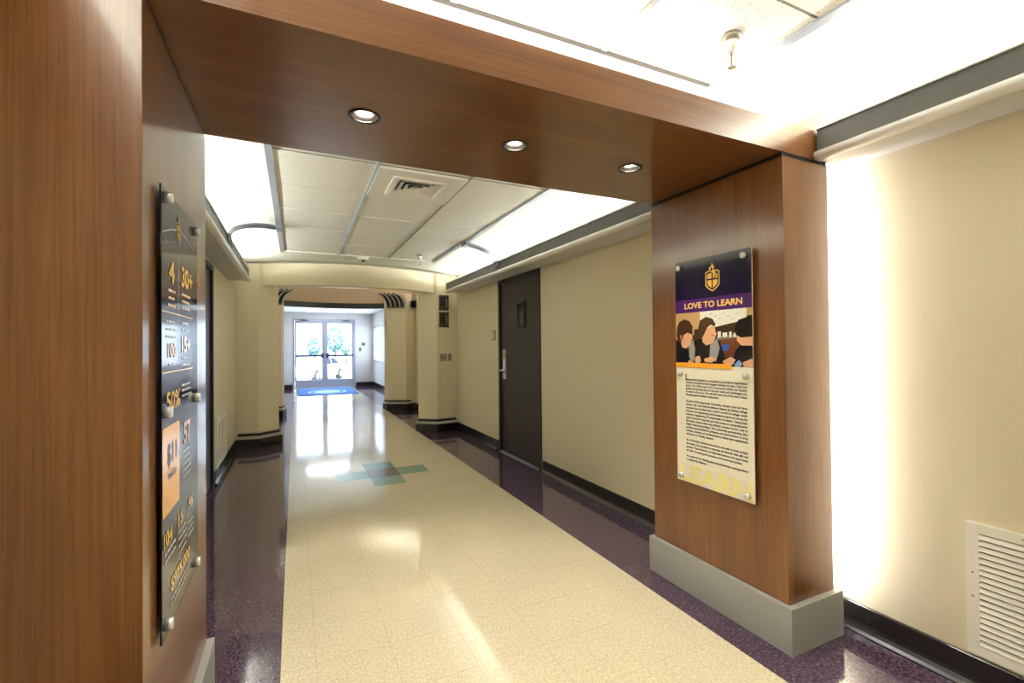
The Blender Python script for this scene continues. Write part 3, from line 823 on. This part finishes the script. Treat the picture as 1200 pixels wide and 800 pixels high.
# curved header and the dark far band
a_r = math.acos((2.005-RC[0])/RO); a_l = math.acos((-.41-RC[0])/RO)
b = MB(); b.arc_wall(RC[0], RC[1], RI, RO, -a_r, -a_l, 2.205, CZ, 'cream_wall', 48)
h = tag(b.build('curved_header'), 'cream curved header arching across the corridor between the two front columns', 'header')
recentre(h, (RC[0], RC[1]-RO, 2.2))
b = MB(); b.arc_wall(RC[0], RC[1], RI-.05, RI+.03, PI*.305, PI*.695, 2.205, 2.32, 'gap', 48)
h = tag(b.build('curved_band'), 'black curved band below the round taupe drum of the rotunda', 'trim band'); recentre(h, (RC[0], RC[1]+RI, 2.26))
b = MB(); b.arc_wall(RC[0], RC[1], RI, RO+.3, PI*.2, PI*.8, 2.32, LZ, 'taupe', 40); struct(b.build('trim_5'))

# ------------------------------------------------------------------ small fittings
def plaque(z0, z1, label):
    # on the right column's corridor face between (2.03,7.10) and (2.389,7.16), inset .035
    t = thing('wall_plaque', label, 'plaque', (2.16, 7.15, z0), 'black plaques on the right column')
    q = inset(FRT, .035); a, c = Vector((*q[1], 0)), Vector((*q[2], 0)); e = (c-a).normalized(); n = Vector((e.y, -e.x, 0))
    def slab(b, s0, s1, v0, v1, d0, d1, m):
        vs = []
        for d in (d0, d1):
            for s_, v in ((s0, v0), (s1, v0), (s1, v1), (s0, v1)): vs.append(a+e*s_+n*d+Vector((0, 0, v)))
        b.faces(vs, [(0, 1, 2, 3), (4, 5, 6, 7), (0, 1, 5, 4), (1, 2, 6, 5), (2, 3, 7, 6), (3, 0, 4, 7)], m)
    return t, slab
for z0, z1, s0, lab in ((1.925, 2.165, 0, 'upper of the two small black plaques on the right column'), (1.655, 1.895, 1, 'lower of the two small black plaques on the right column')):
    t, slab = plaque(z0, z1, lab)
    b = MB(); slab(b, .035, .20, z0, z1, .0, .014, 'black_matt'); b.build('board', t)
    b = MB(); slab(b, .048, .052, z0+.03, z1-.03, .014, .016, 'plaque_rim'); slab(b, .183, .187, z0+.03, z1-.03, .014, .016, 'plaque_rim')
    slab(b, .06, .175, z0+.018, z0+.022, .014, .016, 'plaque_rim'); slab(b, .06, .175, z1-.022, z1-.018, .014, .016, 'plaque_rim'); b.build('gilt_border', t)
    b = MB(); slab(b, .150, .168, z0+.05, z1-.05, .014, .017, 'plate'); slab(b, .07, .09, z0+.035, z0+.055, .014, .017, 'plate'); b.build('motif', t)
for s0, s1, lab, n in ((.045, .165, 'double grey switch plate below the black plaques on right column', 2), (.185, .25, 'single grey switch plate beside the double one on right column', 1)):
    t, slab = plaque(1.11, 1.24, lab); t.name = 'switch_plate'; t['category'] = 'light switch'; t['group'] = 'switch plates on the right column'; t.location.z = 1.11
    b = MB(); slab(b, s0, s1, 1.115, 1.235, 0, .008, 'plate'); b.build('plate', t)
    for k in range(n):
        c = s0+(s1-s0)*(k+.5)/n
        b = MB(); slab(b, c-.012, c+.012, 1.15, 1.20, .008, .014, 'plate_dark'); b.build('rocker', t)
# thermostat / small sign by the dark door
t = thing('wall_plate', 'small framed brass plate on right wall beside the dark door', 'sign', (XR, 5.66, 1.43))
b = MB(); b.box(XR-.012, XR, 5.60, 5.72, 1.425, 1.555, 'brass', .003); b.build('frame', t)
b = MB(); b.box(XR-.015, XR-.011, 5.615, 5.705, 1.44, 1.54, 'plate_w', .001); b.build('insert', t)
# ceiling diffuser
t = thing('ceiling_diffuser', 'square white air diffuser set in the ceiling tiles beyond the beam', 'vent', (.787, 3.287, CZ-.02))
cx, cy = .787, 3.287
b = MB(); z = CZ-.014
def sq(h): return [(cx-h, cy-h), (cx+h, cy-h), (cx+h, cy+h), (cx-h, cy+h)]
def sqring(b, h0, z0, h1, z1, m):
    A, C = sq(h0), sq(h1)
    for k in range(4):
        b.faces([(*A[k], z0), (*A[(k+1) % 4], z0), (*C[(k+1) % 4], z1), (*C[k], z1)], [(0, 1, 2, 3)], m)
sqring(b, .298, z-.004, .185, z-.004, 'vent'); sqring(b, .298, z-.004, .298, z+.012, 'vent'); b.build('panel', t)
b = MB(); sqring(b, .185, z-.010, .155, z-.014, 'vent'); sqring(b, .185, z-.004, .185, z-.010, 'vent'); sqring(b, .155, z-.014, .12, z+.012, 'vent'); b.build('rim', t)
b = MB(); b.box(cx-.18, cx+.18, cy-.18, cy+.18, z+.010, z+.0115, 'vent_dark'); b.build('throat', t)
for h0 in (.125, .085, .045):
    b = MB(); sqring(b, h0, z-.013, h0-.034, z+.006, 'vent'); sqring(b, h0-.003, z-.011, h0-.036, z+.008, 'vent'); b.build('cone', t)
b = MB(); b.box(cx-.014, cx+.014, cy-.014, cy+.014, z-.012, z+.008, 'vent'); b.build('core', t)
# sprinklers
def sprinkler(x, y, label):
    z = CZ-.007
    t = thing('sprinkler_head', label, 'sprinkler', (x, y, z), 'sprinkler heads on the ceiling')
    b = MB(); b.lathe([(.036, .001), (.038, -.006), (.034, -.018), (.022, -.024), (0, -.024)], (x, y, z), (0, 0, 1), 'plate', 24); b.build('escutcheon', t)
    b = MB(); b.lathe([(.024, -.016), (.026, -.04), (.022, -.052), (.013, -.056), (.013, -.066), (0, -.066)], (x, y, z), (0, 0, 1), 'white_plastic', 20); b.build('body', t)
    b = MB()
    for s_ in (-1, 1):
        b.tube([(x+s_*.012, y, z-.062), (x+s_*.019, y, z-.075), (x+s_*.019, y, z-.092), (x+s_*.011, y, z-.112), (x, y, z-.120)], .0036, 'chrome', 8)
    b.tube([(x, y, z-.064), (x, y, z-.118)], .004, 'brass', 8); b.build('yoke', t)
    b = MB(); b.lathe([(0, -.117), (.019, -.119), (.020, -.124), (0, -.126)], (x, y, z), (0, 0, 1), 'chrome', 16); b.build('deflector', t)
    return t
s1 = sprinkler(1.478, 1.20, 'large pendant sprinkler head on the ceiling on the camera side of the beam')
dup(s1, (1.41, 5.68, CZ-.007), 'small pendant sprinkler head on far tiles near the curved header')
t = thing('smoke_detector', 'small white detector with dark eye at the far end of the tiles', 'detector', (.779, 6.09, CZ))
b = MB(); b.box(.715, .843, 6.045, 6.135, CZ-.052, CZ-.001, 'white_plastic', .008); b.build('housing', t)
b = MB(); b.lathe([(.018, 0), (.017, -.022), (.009, -.030), (0, -.031)], (.785, 6.075, CZ-.05), (0, 0, 1), 'black_matt', 16); b.build('eye', t)
# black box near back column
t = thing('wall_speaker', 'small black box high on the right back column, beside its fanned capital', 'speaker', (2.335, 10.0, 2.2))
b = MB(); b.box(2.285, 2.386, 9.95, 10.09, 2.205, 2.35, 'black_matt', .006); b.build('cabinet', t)
b = MB(); b.box(2.293, 2.378, 9.944, 9.951, 2.215, 2.34, 'black'); b.build('front_mesh', t)

# ------------------------------------------------------------------ entrance doors
t = bpy.data.objects.new('door_3', None); COL.objects.link(t); t.location = (.92, YE, 0)
struct(t, 'double glass entrance door at the corridor end with push bars', 'door')
FX0, FX1, FZ = EX0, EX1, EZ; MC = .918
b = MB(); fw = .055
for (x0, x1, z0, z1) in ((FX0, FX0+fw, 0, FZ), (FX1-fw, FX1, 0, FZ), (FX0+fw, FX1-fw, FZ-.06, FZ), (MC-.028, MC+.028, 0, FZ-.06)):
    b.box(x0, x1, YE-.02, YE+.12, z0, z1, 'alu', .004)
b.box(FX0+fw, FX1-fw, YE-.02, YE+.14, 0, .015, 'alu'); b.build('frame', t)
for x0, x1, s_ in ((FX0+fw+.004, MC-.031, 1), (MC+.031, FX1-fw-.004, -1)):
    b = MB(); st = .055
    for (a0, a1, z0, z1) in ((x0, x0+st, .018, FZ-.064), (x1-st, x1, .018, FZ-.064), (x0+st, x1-st, .018, .27), (x0+st, x1-st, FZ-.064-.085, FZ-.064)):
        b.box(a0, a1, YE+.02, YE+.065, z0, z1, 'alu', .003)
    lf = b.build('door_leaf', t)
    b = MB(); b.box(x0+st, x1-st, YE+.038, YE+.046, .27, FZ-.149, 'glass'); b.build('glass_pane', lf)
    b = MB(); b.box(x0+.01, x1-.01, YE-.035, YE-.005, 1.045, 1.115, 'bar', .004)
    for q in (x0+.03, x1-.03): b.box(q-.022, q+.022, YE-.02, YE+.022, 1.04, 1.12, 'bar', .004)
    cxm = x1-.05 if s_ > 0 else x0+.05
    b.box(cxm-.05, cxm+.05, YE-.045, YE+.022, 1.0, 1.16, 'bar', .006); b.build('push_bar', lf)
    xa = x0+.10 if s_ > 0 else x1-.10
    b = MB(); b.box(xa, xa+s_*.30, YE-.05, YE+.022, 2.165, 2.235, 'alu', .006)
    b.tube([(xa+s_*.06, YE-.03, 2.24), (xa+s_*.30, YE-.12, 2.262), (xa+s_*.03, YE-.02, 2.285)], .010, 'bar', 8); b.build('door_closer', lf)
# lobby window on the right
t = bpy.data.objects.new('window_1', None); COL.objects.link(t); t.location = (2.5, (WY0+WY1)/2, WZ0); struct(t, 'bright lobby window on the right, beyond the back column', 'window')
b = MB(); fw = .05
for (y0, y1, z0, z1) in ((WY0, WY0+fw, WZ0, WZ1), (WY1-fw, WY1, WZ0, WZ1), (WY0+fw, WY1-fw, WZ0, WZ0+fw), (WY0+fw, WY1-fw, WZ1-fw, WZ1), (14.95, 15.0, WZ0+fw, WZ1-fw)):
    b.box(2.48, 2.57, y0, y1, z0, z1, 'alu', .003)
b.build('window_frame', t)
b = MB(); b.box(2.54, 2.548, WY0+fw, WY1-fw, WZ0+fw, WZ1-fw, 'glass'); b.build('window_glass', t)
# wall plates on the end wall
def endplate(x, z, w, h, label, dark):
    t = thing('wall_plate', label, 'wall plate', (x, YE, z), 'plates by the entrance')
    b = MB(); b.box(x-w/2, x+w/2, YE-.014, YE, z-h/2, z+h/2, dark, .003); b.build('plate', t)
    b = MB(); b.box(x-w/4, x+w/4, YE-.02, YE-.013, z-h/4, z+h/4, 'black_matt', .002); b.build('button', t)
endplate(2.17, 1.46, .15, .12, 'dark square plate on end wall, upper one right of the entrance', 'plate')
endplate(2.06, 1.28, .08, .15, 'small dark plate on end wall, lower one right of the entrance', 'plate')
t = thing('wall_plate', 'small dark plate on the right lobby wall near the corner', 'wall plate', (2.5, 16.83, 1.3), 'plates by the entrance')
b = MB(); b.box(2.486, 2.5, 16.785, 16.875, 1.27, 1.42, 'plate', .003); b.build('plate', t)
b = MB(); b.box(2.480, 2.487, 16.81, 16.85, 1.31, 1.38, 'black_matt', .002); b.build('button', t)
# door mat
t = thing('door_mat', 'blue entrance mat with pale oval print in front of the glass doors', 'mat', (.86, 15.4, 0))
b = MB(); b.box(.06, 1.70, 14.15, 16.60, .0005, .010, 'mat_rim', .004); b.build('rubber_edge', t)
b = MB(); b.box(.11, 1.65, 14.20, 16.55, .009, .013, 'mat_blue'); b.build('carpet', t)
b = MB()
for r0, r1, m, z in ((.0, .52, 'mat_logo', .0136), (.0, .45, 'mat_blue', .0139), (.0, .36, 'mat_logo', .0142)):
    b.faces([(.88+1.05*r1*math.cos(2*PI*i/40), 15.1+r1*1.2*math.sin(2*PI*i/40), z) for i in range(40)], [tuple(range(40))], m)
b.build('oval_print', t, False)

# ------------------------------------------------------------------ outdoors
def plain(n, r, g_, b_, rough=.8): M[n] = mat(n, srgb(r, g_, b_), rough)
plain('asphalt', 176, 176, 178); plain('concrete', 206, 204, 198); plain('car_paint', 240, 240, 242, .25); plain('tyre', 40, 42, 46)
plain('leaf', 120, 150, 132); plain('leaf_dark', 96, 134, 136); plain('bark', 90, 78, 66); plain('brick_far', 190, 176, 166); M['car_glass'] = mat('car_glass', srgb(24, 34, 60), .3, spec=.1)  # leaf greens paled and blued to paint in distant haze
GZ = -.68
b = MB(); b.box(-40, 45, 21, 110, GZ-.3, GZ, 'asphalt'); struct(b.build('ground'))
b = MB(); b.box(-3, 5, YE+.2, 20.5, -.25, -.02, 'concrete')
for k in range(6): b.box(-3, 5, 20.5+.33*k, 20.85+.33*k, GZ-.02, -.02-.10*(k+1), 'concrete')
struct(b.build('ground_porch'))
# car, seen three quarter from its side
def car(loc, rz, label):
    t = thing('parked_car', label, 'car', loc); 
    rot = Matrix.Rotation(rz, 4, 'Z'); c = Vector(loc)
    def place(o):
        o.data.transform(rot); o.parent = t; o.data.update(); return o
    prof = [(-2.2, .30), (-2.25, .62), (-2.1, .88), (-1.35, .98), (-.85, 1.42), (.3, 1.44), (.45, 1.0), (2.15, .98), (2.2, .62), (2.18, .3)]
    b = MB(); n = len(prof)
    def P(x, z, w): 
        tz = max(0, (z-.98)/.5); return (x, w*(.86-.16*tz), z)
    vs = [P(x, z, -1) for x, z in prof]+[P(x, z, 1) for x, z in prof]
    b.faces(vs, [tuple(range(n)), tuple(range(n, 2*n))[::-1]]+[(i, n+i, n+(i+1) % n, (i+1) % n) for i in range(n)], 'car_paint')
    place(b.build('body'))
    for w in (-1, 1):
        b = MB()
        for pts in ([(-1.2, 1.02), (-.82, 1.36), (-.35, 1.38), (-.35, 1.02)], [(-.27, 1.02), (-.27, 1.38), (.22, 1.38), (.34, 1.02)]):
            b.faces([(x, w*(.885-.16*max(0, (z-.98)/.5)), z) for x, z in pts], [(0, 1, 2, 3)], 'car_glass')
        place(b.build('side_window'))
    b = MB(); b.faces([(-1.32, -.74, 1.02), (-1.32, .74, 1.02), (-.89, .66, 1.40), (-.89, -.66, 1.40)], [(0, 1, 2, 3)], 'car_glass'); place(b.build('windshield'))
    for x in (-1.38, 1.36):
        for w in (-1, 1):
            b = MB(); b.lathe([(.0, -.02), (.2, -.02), (.22, 0), (.34, .01), (.36, .05), (.36, .17), (.34, .2), (0, .2)], (x, w*.89, .36), (0, -w, 0), 'tyre', 24)
            wl = place(b.build('wheel'))
            b = MB(); b.lathe([(0, -.028), (.18, -.03), (.2, -.015), (.2, .0), (0, .0)], (x, w*.89, .36), (0, -w, 0), 'alu', 20); o = b.build('hubcap'); o.data.transform(rot); o.parent = wl
    b = MB()
    for w in (-1, 1): b.box(-2.27, -2.15, w*.45, w*.75, .66, .82, 'car_glass', .02)
    place(b.build('headlight'))
car((1.2, 31.5, GZ), math.radians(237), 'white pickup parked outside, seen through the glass entrance doors')
def tree(x, y, h, r, label, m, seed):
    rr = random.Random(seed); t = thing('tree', label, 'tree', (x, y, GZ), 'trees beyond the parking lot')
    b = MB(); b.tube([(x, y, GZ), (x+.1, y, GZ+h*.3), (x-.05, y, GZ+h*.65)], r*.09, 'bark', 8)
    for k in range(4): b.tube([(x, y, GZ+h*.35), (x+math.cos(k*1.6)*r*.5, y+math.sin(k*1.6)*r*.5, GZ+h*.62)], r*.04, 'bark', 6)
    b.build('trunk', t)
    b = MB(); k = b.mi(m)
    for i in range(1100):
        # leaf clumps within an uneven crown
        a, cz_ = rr.uniform(0, 2*PI), rr.uniform(-1, 1); rad = r*(.55+.45*rr.random())*(1-.25*abs(cz_))
        s_ = math.sqrt(max(0, 1-cz_*cz_)); c = Vector((x+rad*s_*math.cos(a), y+rad*s_*math.sin(a), GZ+h*.66+cz_*h*.33))
        u = Vector((rr.gauss(0, 1), rr.gauss(0, 1), rr.gauss(0, 1))).normalized(); w = u.orthogonal().normalized(); q = r*.11*rr.uniform(.6, 1.3)
        vv = [b.bm.verts.new(c+u*q), b.bm.verts.new(c+w*q*.7), b.bm.verts.new(c-u*q), b.bm.verts.new(c-w*q*.7)]
        f = b.bm.faces.new(vv); f.material_index = k
    b.build('foliage', t, False)
tree(2.0, 60, 3.2, 1.0, 'low rounded tree through the left glass door', 'leaf_dark', 1)
tree(4.35, 60, 4.6, 1.25, 'taller rounded tree through the right glass door', 'leaf_dark', 2)
tree(5.9, 63, 3.4, .9, 'small pale tree at the right edge of the glass doors', 'leaf', 3)
t = thing('distant_building', 'pale building at the left edge of the glass doors', 'building', (-3.5, 70, GZ))
b = MB(); b.box(-8, -2.2, 68, 76, GZ, GZ+5.6, 'brick_far'); b.build('walls', t)
b = MB(); b.box(-8.2, -2.0, 67.8, 76.2, GZ+5.6, GZ+5.9, 'concrete'); b.build('roof', t)
for x in (-6.6, -4.9, -3.2):
    b = MB(); b.box(x-.4, x+.4, 67.96, 68.02, GZ+1.6, GZ+4.2, 'car_glass'); b.build('window', t)

# ------------------------------------------------------------------ lights
w = bpy.data.worlds.new('sky'); SC.world = w; w.use_nodes = True
wn = w.node_tree.nodes; bg = wn['Background']; bg.inputs[0].default_value = (.74, .87, 1, 1); bg.inputs[1].default_value = 4.5
l = bpy.data.lights.new('sun', 'SUN'); l.energy = 14; l.angle = .01; l.color = (1, .96, .9)
o = bpy.data.objects.new('sun', l); COL.objects.link(o); o.rotation_euler = (math.radians(42), 0, math.radians(-25))
# daylight portals at the glazed openings
def portal(loc, rot, sx, sy):
    o = area('daylight_portal', loc, rot, sx, sy, 1); o.data.cycles.is_portal = True
portal(((EX0+EX1)/2, YE+.16, 1.25), (-PI/2, 0, 0), EX1-EX0, 2.2)
portal((2.60, (WY0+WY1)/2, (WZ0+WZ1)/2), (0, PI/2, 0), 1.2, WY1-WY0)
# rotunda drum cove
for k in range(8):
    a = 2*PI*k/8+.2
    area('drum_tube_light', (RC[0]+(RI+.14)*math.cos(a), RC[1]+(RI+.14)*math.sin(a), 2.56), (PI, 0, a),   .08, .9, 6.0, (1, .95, .86))
# glowing panel added so the lobby ceiling reads as daylit
t = thing('lobby_glow_panel', 'flat glowing panel standing in for daylit lobby ceiling before the entrance', 'ceiling light', (.95, 15.9, LZ))
M['panel_glow'] = mat('panel_glow', (1, 1, 1, 1), .4, emit=(1, .97, .92, 1), estr=6)
b = MB()
for (x0, x1, y0, y1) in ((.3, 1.6, 15.6, 15.63), (.3, 1.6, 16.17, 16.2), (.3, .33, 15.63, 16.17), (1.57, 1.6, 15.63, 16.17)): b.box(x0, x1, y0, y1, LZ-.015, LZ, 'white_plastic', .002)
b.build('frame', t)
b = MB(); b.box(.33, 1.57, 15.63, 16.17, LZ-.008, LZ-.002, 'panel_glow'); b.build('diffuser', t)

# ------------------------------------------------------------------ camera
F, YAW, PIT, ROL = 541.8, .43878, .00986, -.00924
fw = Vector((math.sin(YAW)*math.cos(PIT), math.cos(YAW)*math.cos(PIT), math.sin(PIT)))
r0 = Vector((math.cos(YAW), -math.sin(YAW), 0)); u0 = r0.cross(fw)
rt = r0*math.cos(ROL)+u0*math.sin(ROL); up = -r0*math.sin(ROL)+u0*math.cos(ROL)
cam = bpy.data.cameras.new('camera'); cam.sensor_width = 36; cam.sensor_fit = 'HORIZONTAL'; cam.lens = F*36/1200; cam.clip_start = .05; cam.clip_end = 300
co = bpy.data.objects.new('camera', cam); COL.objects.link(co)
co.matrix_world = Matrix(((rt.x, up.x, -fw.x, 0), (rt.y, up.y, -fw.y, 0), (rt.z, up.z, -fw.z, 1.345), (0, 0, 0, 1)))
SC.camera = co

vs_ = SC.view_settings; vs_.view_transform = 'Standard'; vs_.look = 'None'; vs_.gamma = 1; vs_.exposure = .95; vs_.use_curve_mapping = False
SC.cycles.use_denoising = True
SC.cycles.max_bounces = 12; SC.cycles.diffuse_bounces = 6; SC.cycles.glossy_bounces = 5; SC.cycles.transparent_max_bounces = 12
SC.cycles.sample_clamp_indirect = 6
